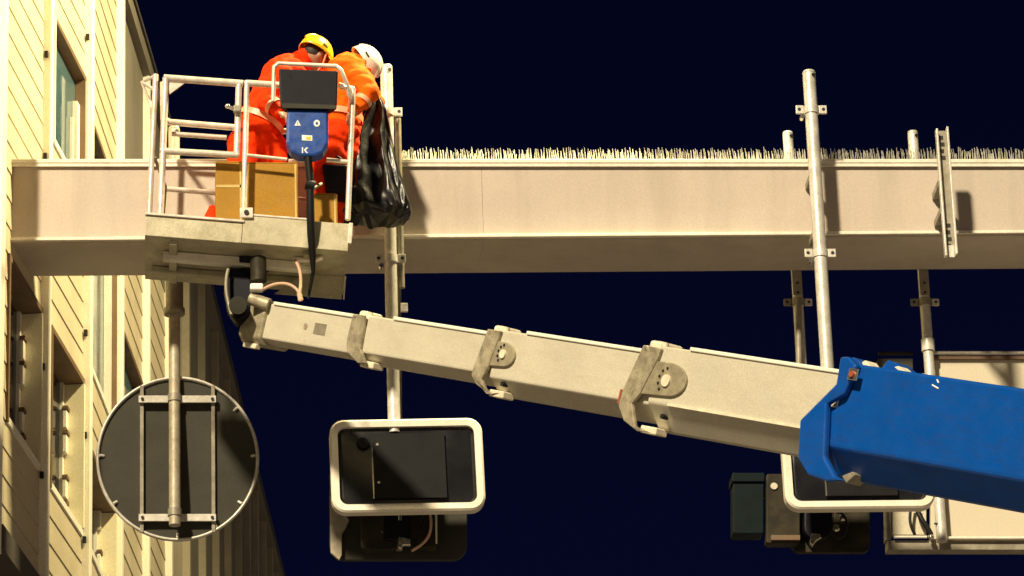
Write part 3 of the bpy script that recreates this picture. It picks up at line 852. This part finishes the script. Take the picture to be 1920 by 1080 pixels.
# underside frame
obj('underside_beam', MB().box(BK(.62 + .1, .30, -.205), (1.15, .07, .075), (ex, ey, ez)), M['trim'], basket, bevel=.01)
obj('underside_beam', MB().box(BK(.70, .62, -.195), (1.3, .06, .055), (ex, ey, ez)), M['tray'], basket, bevel=.01)
for a in (.22, 1.25):
    obj('cross_member', MB().box(BK(a, .45, -.185), (.06, .80, .038), (ex, ey, ez)), M['tray'], basket, bevel=.006)
obj('hanging_plate', MB().prism([BK(1.24, .50, -.172), BK(Wd - .01, .50, -.172), BK(Wd - .015, .50, -.36), BK(1.02, .50, -.36)], (0, .012, 0)), M['tray'], basket, bevel=.003)
obj('plate_edge', MB().box(BK(Wd + .002, .50, -.265), (.012, .016, .19), (ex, ey, ez)), M['basket'], basket)
obj('grip_tube', MB().tube([P(552, 486, 30.35), P(590, 488, 30.27), P(604, 483, 30.27)], .022, 10), M['basket'], basket)
# rails: front plane
fr = []
def F_(px, py): return P(px, py, YF + .03)
def K_(px, py): return P(px, py, YB - .03)
rail(basket, [F_(292, 140), F_(280, 402)], .022, 'post')
rail(basket, [F_(311, 146), F_(301, 402)], .026, 'post')
rail(basket, [F_(307, 146), F_(456, 157)], .028, 'top_rail')
rail(basket, [F_(300, 283), F_(447, 291)], .026, 'mid_rail')
rail(basket, [F_(448, 158), F_(444, 292)], .025, 'post')
rail(basket, [F_(463, 152), F_(457, 405)], .022, 'post')
rail(basket, [F_(463, 156), F_(525, 160)], .026, 'top_rail')
rail(basket, [F_(463, 291), F_(538, 299)], .013, 'mid_rail')
rail(basket, [F_(662, 166), F_(652, 412)], .022, 'post')
rail(basket, [F_(635, 160), F_(664, 168)], .024, 'top_rail')
rail(basket, [F_(612, 300), F_(656, 304)], .018, 'mid_rail')
g = obj('corner_gusset', MB().prism([F_(316, 154), F_(345, 156), F_(318, 176)], (0, .015, 0)), M['basket'], basket)
# gate at the left end
rail(basket, [F_(292, 142), P(266, 154, YF + .10), P(289, 212, YF + .06)], .015, 'gate_bar')
rail(basket, [P(266, 154, YF + .10), F_(289, 168)], .014, 'gate_bar')
rail(basket, [F_(290, 295), P(310, 350, YF + .25), P(306, 400, YF + .3)], .014, 'gate_strap', 'galv_dark')
# latch
lt = rail(basket, [P(428, 200, YF - .02), P(440, 205, YF - .02)], .014, 'latch', 'chrome')
obj('latch_knob', MB().sphere(P(427, 199, YF - .02), .02, 10, 8), M['chrome'], lt)
obj('latch_body', MB().box(P(445, 205, YF - .01), (.06, .05, .06)), M['galv_dark'], lt, bevel=.01)
# back plane
rail(basket, [K_(306, 155), K_(306, 222), K_(318, 229), K_(440, 239)], .026, 'back_rail')
rail(basket, [K_(322, 251), K_(425, 258)], .020, 'back_rail')
rail(basket, [K_(312, 354), K_(420, 363)], .022, 'back_rail')
rail(basket, [K_(440, 239), K_(654, 255)], .024, 'back_rail')
rail(basket, [K_(420, 363), K_(650, 380)], .020, 'back_rail')
for px in (306, 440, 652):
    rail(basket, [K_(px + 3, 222 + (px - 306) * .09), K_(px - 6, 480)], .022, 'post')
# end rails joining front and back
rail(basket, [F_(660, 168), K_(652, 254)], .022, 'end_rail')
rail(basket, [F_(656, 300), K_(650, 380)], .018, 'end_rail')
rail(basket, [F_(311, 148), K_(306, 224)], .020, 'end_rail')
q = P(462, 399, YF - .02)
obj('post_foot', MB().box(q, (.10, .012, .085)), M['basket'], basket, bevel=.004)
obj('foot_bolt', MB().tube([q + Vector((0, -.006, 0)), q + Vector((0, -.016, 0))], .02, 10), M['dark'], basket)
# control box and its guard
cb = obj('control_panel', MB().prism([P(x, y, YF - .22) for x, y in ((523, 128), (634, 132), (632, 196), (620, 204), (534, 202), (526, 192))], (0, .10, 0)), M['blackpanel'], lift, bevel=.012)
obj('panel_lip', MB().prism([P(x, y, YF - .23) for x, y in ((527, 193), (632, 197), (628, 204), (530, 202))], (0, .008, 0)), M['signback'], cb)
cb2 = obj('control_cover', MB().prism([P(x, y, YF - .20) for x, y in ((538, 204), (616, 206), (616, 268), (606, 286), (590, 292), (560, 291), (546, 284), (537, 266))], (0, .14, 0)), M['bluebox'], lift, bevel=.02)
rail(lift, [P(512, 190, YF - .1), P(514, 126, YF - .12), P(522, 119, YF - .12), P(630, 124, YF - .12), P(640, 132, YF - .12), P(651, 160, YF - .08), P(655, 182, YF - .03)], .017, 'guard_rail')
rail(lift, [P(513, 155, YF - .12), F_(520, 160)], .014, 'guard_stay')
rail(lift, [P(648, 160, YF - .09), F_(655, 172)], .014, 'guard_stay')
def decal(name, poly, mat, parent):
    return obj(name, MB().prism([P(x, y, YF - .2035) for x, y in poly], (0, .0025, 0)), M[mat], parent)
decal('warning_triangle', [(558, 224.5), (564, 235.5), (552, 235.5)], 'white', cb2)
decal('round_symbol', [(594 + 6 * math.cos(2 * math.pi * k / 14), 231 + 6.5 * math.sin(2 * math.pi * k / 14)) for k in range(14)], 'white', cb2)
obj('round_symbol_centre', MB().prism([P(594 + 2.4 * math.cos(2 * math.pi * k / 10), 231 + 2.6 * math.sin(2 * math.pi * k / 10), YF - .206) for k in range(10)], (0, .002, 0)), M['bluebox'], cb2)
obj('triangle_bang', MB().prism([P(x, y, YF - .206) for x, y in ((557.3, 229), (558.7, 229), (558.4, 234), (557.6, 234))], (0, .002, 0)), M['bluebox'], cb2)
decal('label_plate', [(566, 253), (585.5, 254), (585.5, 264), (566, 263)], 'white', cb2)
obj('label_print', MB().prism([P(x, y, YF - .206) for x, y in ((574, 256), (583, 256.5), (583, 262), (574, 261.5))], (0, .002, 0)), M['yellow'], cb2)
decal('letter_mark', [(566, 276), (568.4, 276), (568.4, 287), (566, 287)], 'white', cb2)
decal('letter_mark', [(569.5, 281), (575, 276), (578, 277), (573, 281.5), (577.5, 287), (574.5, 287)], 'white', cb2)
# hoses and cable
rail(lift, [P(577, 290, YF - .16), P(582, 340, YF - .14), P(582, 400, YF - .10), P(583, 440, YF - .06), P(586, 480, YF + .02), P(587, 510, YF + .2), P(578, 560, YF + .2)], [.030, .030, .032, .030, .026, .016, .010], 'control_hose', 'rubber')
rail(lift, [P(574, 345, YF - .14), P(590, 350, YF - .14)], .042, 'hose_clip', 'rubber')
rail(lift, [P(602, 345, YF + .1), P(590, 352, YF - .1), P(576, 360, YF - .12)], .014, 'side_hose', 'galv_dark')
rail(lift, bez(P(490, 545, 30.25), P(520, 524, 30.15), P(552, 528, 30.10), P(562, 552, 30.05)), .012, 'thin_hose', 'copper')
rail(lift, bez(P(553, 488, 30.30), P(566, 505, 30.15), P(566, 530, 30.05), P(561, 552, 30.05)), .013, 'thin_hose', 'copper')
obj('hose_end', MB().tube([P(561, 550, 30.05), P(564, 563, 30.05)], .02, 8), M['copper'], lift)
# rotator under the platform
rt = obj('rotator', MB().tube([P(468, 478, 30.55), P(468, 505, 30.55), P(468, 506, 30.55), P(466, 545, 30.55)], [.16, .16, .11, .10], 20), M['blackpanel'], lift, bevel=.008)
obj('rotator_plate', MB().box(P(480, 470, 30.55), (.75, .5, .05), (ex, ey, ez)), M['signback'], lift, bevel=.01)
obj('rotator_motor', MB().tube([P(484, 484, 30.30), P(485, 528, 30.30)], .062, 14), M['olive'], lift, bevel=.012)
obj('motor_block', MB().box(P(481, 540, 30.25), (.10, .08, .055)), M['white'], lift, bevel=.012)
kn = MB().prism([P(x, y, 30.41) for x, y in ((424, 500), (470, 505), (478, 545), (470, 590), (445, 605), (428, 580), (420, 540))], (0, .14, 0))
obj('knuckle', kn, M['blackpanel'], lift, bevel=.025)
obj('knuckle_pin', MB().tube([P(446, 572, 30.39), P(446, 572, 30.21)], .07, 16), M['signback'], lift, bevel=.01)
rail(lift, bez(P(428, 505, 30.35), P(418, 540, 30.30), P(428, 565, 30.27), P(434, 590, 30.25)), .014, 'loop_hose', 'galv_dark')
rail(lift, [P(470, 560, 30.30), P(505, 572, 30.25)], .05, 'level_cylinder', 'boomgrime')

# ------------------------------------------------------------------ things on the platform
def carton(name, x0, x1, y0, y1, Y0, dep, label, yaw=0, tape=None):
    p0, p1 = P(x0, y1, Y0), P(x1, y0, Y0)
    w, h = p1.x - p0.x, p1.z - p0.z
    zfloor = (fl_tl.z - .115)
    t = thing(name, ((p0.x + p1.x) / 2, Y0 + dep / 2, p0.z), label, 'box', 'cartons on the platform')
    X = Vector((math.cos(yaw), math.sin(yaw), 0))
    Yv = Vector((-math.sin(yaw), math.cos(yaw), 0))
    Z = Vector((0, 0, 1))
    c = Vector(((p0.x + p1.x) / 2, Y0 + dep / 2, (p0.z + p1.z) / 2))
    obj('carton_body', MB().box(c, (w, dep, h), (X, Yv, Z)), M['card'], t, bevel=.006)
    for s in (-1, 1):
        obj('flap', MB().prism([c + X * (-w / 2 + .006) + Yv * (s * dep / 2) + Z * (h / 2 + .002), c + X * (w / 2 - .006) + Yv * (s * dep / 2) + Z * (h / 2 + .002),
                                c + X * (w / 2 - .01) + Yv * (s * .006) + Z * (h / 2 + .006), c + X * (-w / 2 + .01) + Yv * (s * .006) + Z * (h / 2 + .006)], Z * .005), M['card'], t)
    if tape:
        obj('tape', MB().box(c - Yv * (dep / 2 + .002) + Z * (h * tape), (w - .004, .003, .022), (X, Yv, Z)), M['tape'], t)
    obj('seam', MB().box(c - Yv * (dep / 2 + .002) + X * (w * .5 - .018), (.012, .003, h * .97), (X, Yv, Z)), M['tape'], t)
    return t
yfloor = lambda b: None
carton('cardboard_box', 405, 455, 304, 430, YF + .12, .32, 'tall narrow cardboard box with pale tape, left of the larger box', tape=.14)
carton('cardboard_box', 459, 558, 306, 432, YF + .14, .36, 'large plain cardboard box in front of the worker with yellow helmet')
carton('cardboard_box', 590, 632, 364, 436, YF + .12, .25, 'small cardboard box behind the black hose, below the bin bag')
# orange cloth on the floor
cl = MB()
cc = P(394, 408, YF + .25)
rings = []
for k in range(8):
    t = k / 7
    rings.append([cc + Vector(((.09 - .06 * t) * math.cos(a) * (1 + .3 * noise.noise((a * 2, t * 3, 1))) + .02 * t, (.08 - .05 * t) * math.sin(a), .18 * t - .09 + .02 * noise.noise((a * 3, t * 5, 9)))) for a in [2 * math.pi * j / 18 for j in range(18)]])
cl.loft(rings)
tag(obj('orange_cloth', cl, M['orange'], origin=cc - Vector((0, 0, .09))), 'crumpled orange cloth on the platform floor beside the narrow box', 'cloth')

# small black tool case in the right of the platform
tcs = thing('tool_case', P(632, 362, YF + .3), 'small dark case behind the bin bag at the right of the platform', 'tool case')
obj('case_body', MB().prism([P(x, y, YF + .30) for x, y in ((604, 306), (652, 308), (652, 362), (612, 358))], (0, .2, 0)), M['blackpanel'], tcs, bevel=.015)
obj('handle', MB().tube(bez(P(618, 306, YF + .4), P(620, 290, YF + .4), P(640, 290, YF + .4), P(642, 307, YF + .4)), .011, 8), M['rubber'], tcs)

# black bin bag over the end rail
YBG = 30.83
outline = [(186, 698, 714), (205, 688, 724), (230, 676, 729), (262, 656, 734), (300, 645, 743), (340, 638, 753), (372, 634, 762), (396, 630, 771), (406, 634, 769), (413, 655, 757)]
bag = MB()
rings = []
NR, NS = 44, 110
for k in range(NR + 1):
    t = k / NR * (len(outline) - 1)
    i_ = min(int(t), len(outline) - 2)
    f = t - i_
    py, x0, x1 = [outline[i_][q] * (1 - f) + outline[i_ + 1][q] * f for q in range(3)]
    a_, b_ = P(x0, py, YBG), P(x1, py, YBG)
    c, hw = (a_ + b_) / 2, (b_ - a_).length / 2
    d = min(.17, .045 + .020 * t) if t < 7.5 else .17 - .035 * (t - 7.5)
    ring = []
    for j in range(NS):
        an = 2 * math.pi * j / NS
        sx, sy = math.copysign(abs(math.cos(an)) ** .65, math.cos(an)), math.copysign(abs(math.sin(an)) ** .65, math.sin(an))
        q = Vector((sx * 2.0, sy * 2.0, t * .42))
        rid = 1 - 2 * abs(noise.noise(q * 1.6 + Vector((4, 0, 0))))
        rid2 = 1 - 2 * abs(noise.noise(Vector((q.x * 3.4 + q.z * .8, q.y * 3.4, q.z * 1.5))))
        low = max(0, min(1, (t - 4.5) / 3))
        pl = math.sin(an * 9 + 2.2 * noise.noise((t * .5, an, 2)))
        fac = 1 + (1 - .6 * low) * .16 * pl + (.06 + .16 * low) * rid * .8 + .09 * rid2
        fx = 1 + .12 * (fac - 1.05)
        ring.append(c + Vector((hw * sx * fx, d * sy * fac, .03 * low * noise.noise((sx * 3, sy * 3, t)))))
    rings.append(ring)
bag.loft(rings)
bo = obj('bin_bag', bag, M['bag'], origin=P(700, 414, YBG))
tag(bo, 'shiny black plastic bin bag hanging over the platform end rail', 'bin bag')

# ------------------------------------------------------------------ people
def fuse(name, caps, mat, parent, voxel=.012, smooth=4, wrinkle=0, wscale=14, seed=0):
    mb = MB()
    for c in caps:
        if c[0] == 'c':
            _, p0, r0, p1, r1 = c
            p0, p1 = Vector(p0), Vector(p1)
            d = (p1 - p0)
            t = d.normalized()
            n = 6
            pts, rr = [], []
            for k in range(n):
                a = math.pi / 2 * (1 - k / n)
                pts.append(p0 - t * r0 * math.sin(a)); rr.append(max(.0004, r0 * math.cos(a)))
            pts.append(p0); rr.append(r0)
            pts.append(p1); rr.append(r1)
            for k in range(1, n + 1):
                a = math.pi / 2 * k / n
                pts.append(p1 + t * r1 * math.sin(a)); rr.append(max(.0004, r1 * math.cos(a)))
            mb.tube(pts, rr, 14)
        else:
            mb.sphere(c[1], c[2], 18, 12, c[3] if len(c) > 3 else None)
    me = bpy.data.meshes.new('tmp')
    me.from_pydata(mb.v, [], mb.f)
    o = bpy.data.objects.new('tmp', me)
    col.objects.link(o)
    m = o.modifiers.new('r', 'REMESH'); m.mode = 'VOXEL'; m.voxel_size = voxel
    s = o.modifiers.new('s', 'SMOOTH'); s.iterations = smooth; s.factor = .5
    bpy.context.view_layer.update()
    dg = bpy.context.evaluated_depsgraph_get()
    me2 = bpy.data.meshes.new_from_object(o.evaluated_get(dg))
    bpy.data.objects.remove(o)
    if wrinkle:
        nrm = [v.normal.copy() for v in me2.vertices]
        for v, n_ in zip(me2.vertices, nrm):
            q = v.co * wscale + Vector((seed, 0, 0))
            w = abs(noise.noise((q.x * .6, q.y * .6, q.z * 1.5))) * 1.4 + noise.noise(q * 2.2) * .4
            v.co += n_ * ((w - .35) * wrinkle)
    out = MB()
    out.v = [v.co.copy() for v in me2.vertices]
    out.f = [list(p.vertices) for p in me2.polygons]
    out.smooth = [True] * len(out.f)
    bpy.data.meshes.remove(me2)
    return obj(name, out, mat, parent)

def hand_caps(w, d, up, s=1):
    """a loosely curled hand at wrist w pointing along d"""
    d = d.normalized(); side = d.cross(up).normalized(); up = side.cross(d).normalized()
    caps = [('c', w, .028, w + d * .075, .034), ('c', w + d * .03 + side * .018, .022, w + d * .085 + side * .022, .018), ('c', w + d * .03 - side * .018, .022, w + d * .085 - side * .022, .018)]
    for k, (off, L) in enumerate(((-.033, .062), (-.011, .075), (.011, .07), (.033, .055))):
        b = w + d * .088 + side * off
        m1 = b + d * L * .55 - up * L * .2
        m2 = m1 + d * L * .3 - up * L * .5
        caps += [('c', b, .010, m1, .009), ('c', m1, .009, m2, .008)]
    th = w + d * .03 + side * s * .035
    caps += [('c', th, .014, th + d * .035 + side * s * .025, .011), ('c', th + d * .035 + side * s * .025, .011, th + d * .06 + side * s * .018 - up * .02, .009)]
    return caps

def head_caps(c, face, up):
    face = face.normalized(); side = face.cross(up).normalized(); up = side.cross(face).normalized()
    Mx = Matrix((side, face, up)).transposed()
    caps = [('s', c, (.076, .096, .105), Mx), ('s', c + face * .035 - up * .07, (.05, .055, .05), Mx),
            ('c', c + face * .092 + up * .0, .010, c + face * .110 - up * .03, .014),
            ('s', c + side * .077 - up * .012, (.012, .024, .034), Mx), ('s', c - side * .077 - up * .012, (.012, .024, .034), Mx),
            ('c', c + face * .082 - up * .066 - side * .018, .010, c + face * .082 - up * .066 + side * .018, .010)]
    return caps, Mx

def helmet(parent, c, Mx, mat, ridge=True):
    h = MB()
    rings = []
    N = 32
    for k in range(11):
        th = math.pi / 2 * k / 10
        ring = []
        for j in range(N):
            a = 2 * math.pi * j / N
            rx, ry, rz = .122, .150, .135
            v = Vector((rx * math.cos(th) * math.cos(a), ry * math.cos(th) * math.sin(a), rz * math.sin(th) + .0))
            if k == 10: v = Vector((.001 * math.cos(a), .001 * math.sin(a), rz))
            ring.append(c + Mx @ v)
        rings.append(ring)
    lip = []
    for (sc, dz) in ((1.02, -.028), (1.0, -.03), (.95, -.01)):
        lip.append([c + Mx @ Vector((.122 * sc * math.cos(2 * math.pi * j / N), .150 * sc * math.sin(2 * math.pi * j / N), dz)) for j in range(N)])
    h.loft(list(reversed(lip)) + rings, cap=False)
    sh = obj('helmet', h, mat, parent)
    # peak
    pk = MB()
    pts_t, pts_b = [], []
    for j in range(13):
        a = R(20 + 140 * j / 12)
        pts_t.append((.122 * math.cos(a), .150 * math.sin(a), -.02))
    out_ = [(x * 1.05, y * 1.05 + .055 * math.sin(R(180 * j / 12)), -.036) for j, (x, y, z_) in enumerate(pts_t)]
    poly = [c + Mx @ Vector(p) for p in pts_t] + [c + Mx @ Vector(p) for p in reversed(out_)]
    n = len(pts_t)
    vs_ = [c + Mx @ Vector(p) for p in pts_t] + [c + Mx @ Vector(p) for p in out_]
    vs_ += [v - Mx @ Vector((0, 0, .006)) for v in vs_]
    fs = []
    for j in range(n - 1):
        fs += [[j, j + 1, n + j + 1, n + j], [2 * n + j, 3 * n + j, 3 * n + j + 1, 2 * n + j + 1], [n + j, n + j + 1, 3 * n + j + 1, 3 * n + j]]
    pk.add(vs_, fs, True)
    obj('peak', pk, mat, sh)
    if ridge:
        obj('ridge', MB().tube([c + Mx @ Vector((0, .152 * math.cos(a), .137 * math.sin(a))) for a in [R(15 + 150 * k / 14) for k in range(15)]], .012, 8), mat, sh)
    for s in (-1, 1):
        obj('chin_strap', MB().tube([c + Mx @ Vector((s * .115, .02, -.01)), c + Mx @ Vector((s * .092, .05, -.10)), c + Mx @ Vector((s * .02, .075, -.185))], .008, 6), M['reflect'], sh)
        obj('slot', MB().box(c + Mx @ Vector((s * .121, -.02, .02)), (.006, .05, .014), tuple(Mx.transposed())), M['dark'], sh)
    return sh

def person(loc, label, J, mats, hat, face, hup, seed):
    """J: joints as world points"""
    t = thing('person', loc, label, 'person', 'workers on the platform')
    hc, Mx = head_caps(J['head'], face, hup)
    thin = []
    def limb(lst, *chain):
        for (a, ra), (b, rb) in zip(chain[:-1], chain[1:]):
            lst.append(('c', J[a], ra, J[b], rb))
    limb(thin, ('hip_l', .085), ('knee_l', .055), ('ankle_l', .045))
    limb(thin, ('hip_r', .085), ('knee_r', .055), ('ankle_r', .045))
    limb(thin, ('pelvis', .12), ('belly', .12), ('chest', .14), ('neck', .06), ('head', .06))
    limb(thin, ('chest', .10), ('sh_l', .06), ('el_l', .042), ('wr_l', .03))
    limb(thin, ('chest', .10), ('sh_r', .06), ('el_r', .042), ('wr_r', .03))
    hands = hand_caps(J['wr_l'], J['wr_l'] - J['el_l'], Vector((0, -.3, 1))) + hand_caps(J['wr_r'], J['wr_r'] - J['el_r'], Vector((0, -.3, 1)), -1)
    obj_body = fuse('body', thin + hc + hands, M['skin'], t, voxel=.009, smooth=2)
    suit = []
    limb(suit, ('hip_l', .135), ('knee_l', .095), ('ankle_l', .085))
    limb(suit, ('hip_r', .135), ('knee_r', .095), ('ankle_r', .085))
    limb(suit, ('pelvis', .175), ('belly', .168))
    fuse('trousers', suit, mats[0], t, wrinkle=.020, wscale=8, seed=seed)
    jk = []
    limb(jk, ('hem', .185), ('belly', .178), ('chest', .195), ('neck', .085))
    limb(jk, ('chest', .15), ('sh_l', .105), ('el_l', .078), ('wr_l', .058))
    limb(jk, ('chest', .15), ('sh_r', .105), ('el_r', .078), ('wr_r', .058))
    jk.append(('c', J['sh_l'], .10, J['sh_r'], .10))
    fuse('jacket', jk, mats[1], t, wrinkle=.022, wscale=8, seed=seed + 5)
    # reflective bands
    def band(a, b, f, r, w, name='reflective_band'):
        p = J[a].lerp(J[b], f)
        d = (J[b] - J[a]).normalized()
        obj(name, MB().tube([p - d * w / 2, p + d * w / 2], r, 22, cap=False), M['reflect'], t)
    band('hem', 'belly', .25, .196, .05)
    band('el_l', 'wr_l', .55, .074, .04)
    band('el_r', 'wr_r', .55, .074, .04)
    # collar and hair
    obj('collar', MB().tube([J['neck'].lerp(J['chest'], .12), J['neck'].lerp(J['head'], .25)], [.098, .085], 18, cap=False), mats[1], t)
    obj('hair', MB().sphere(J['head'] - Mx @ Vector((0, .018, -.012)), (.081, .090, .095), 16, 10, Mx), M['hair'], t)
    helmet(t, J['head'] + Mx @ Vector((0, .0, .032)), Mx, hat)
    for s in ('l', 'r'):
        a = J['ankle_' + s]
        obj('boot', MB().tube([a + Vector((0, -.02, .02)), a + Vector((0, 0, -.055)), a + Vector((.02, .06, -.065)), a + Vector((.04, .13, -.07))], [.07, .075, .062, .045], 12), M['boot'], t)
    return t

FLOOR_Z = fl_tl.z - .115 - .035
def down(px, Y, dz=0.11):
    q = P(px, 400, Y)
    return Vector((q.x, q.y, FLOOR_Z + dz))
Y1 = 30.66
J = dict(pelvis=P(478, 258, Y1), belly=P(499, 212, Y1), chest=P(536, 148, Y1 - .02), neck=P(569, 112, Y1), head=P(590, 104, Y1),
         hem=P(485, 238, Y1), hip_l=P(457, 272, Y1 - .04), knee_l=P(450, 350, Y1 - .12), ankle_l=down(462, Y1 - .02),
         hip_r=P(508, 276, Y1 + .04), knee_r=P(518, 350, Y1), ankle_r=down(512, Y1 + .10),
         sh_l=P(527, 140, Y1 - .17), el_l=P(500, 190, Y1 - .24), wr_l=P(523, 207, Y1 - .28),
         sh_r=P(556, 136, Y1 + .17), el_r=P(596, 180, Y1 + .25), wr_r=P(625, 178, Y1 + .22))
person(down(487, Y1, 0), 'person in orange work clothes and yellow helmet, bent forward beside the control panel', J, (M['orange'], M['orange']), M['yellowhat'],
       Vector((.68, .62, -.46)), Vector((.40, .22, .9)), 3)
Y2 = 30.70
J = dict(pelvis=P(633, 250, Y2), belly=P(637, 205, Y2), chest=P(655, 142, Y2), neck=P(670, 126, Y2), head=P(676, 121, Y2 - .02),
         hem=P(634, 228, Y2), hip_l=P(622, 268, Y2 - .04), knee_l=P(604, 345, Y2 - .1), ankle_l=down(590, Y2 - .04),
         hip_r=P(645, 268, Y2 + .04), knee_r=P(630, 345, Y2), ankle_r=down(618, Y2 + .1),
         sh_l=P(676, 150, Y2 - .16), el_l=P(694, 172, Y2 - .24), wr_l=P(668, 205, Y2 - .27),
         sh_r=P(672, 150, Y2 + .17), el_r=P(702, 190, Y2 + .2), wr_r=P(706, 225, Y2 + .12))
person(down(633, Y2, 0), 'person in orange work clothes and white helmet, leaning over the bin bag', J, (M['orange'], M['orange2']), M['whitehat'],
       Vector((.45, .10, -.88)), Vector((.85, .05, .5)), 11)
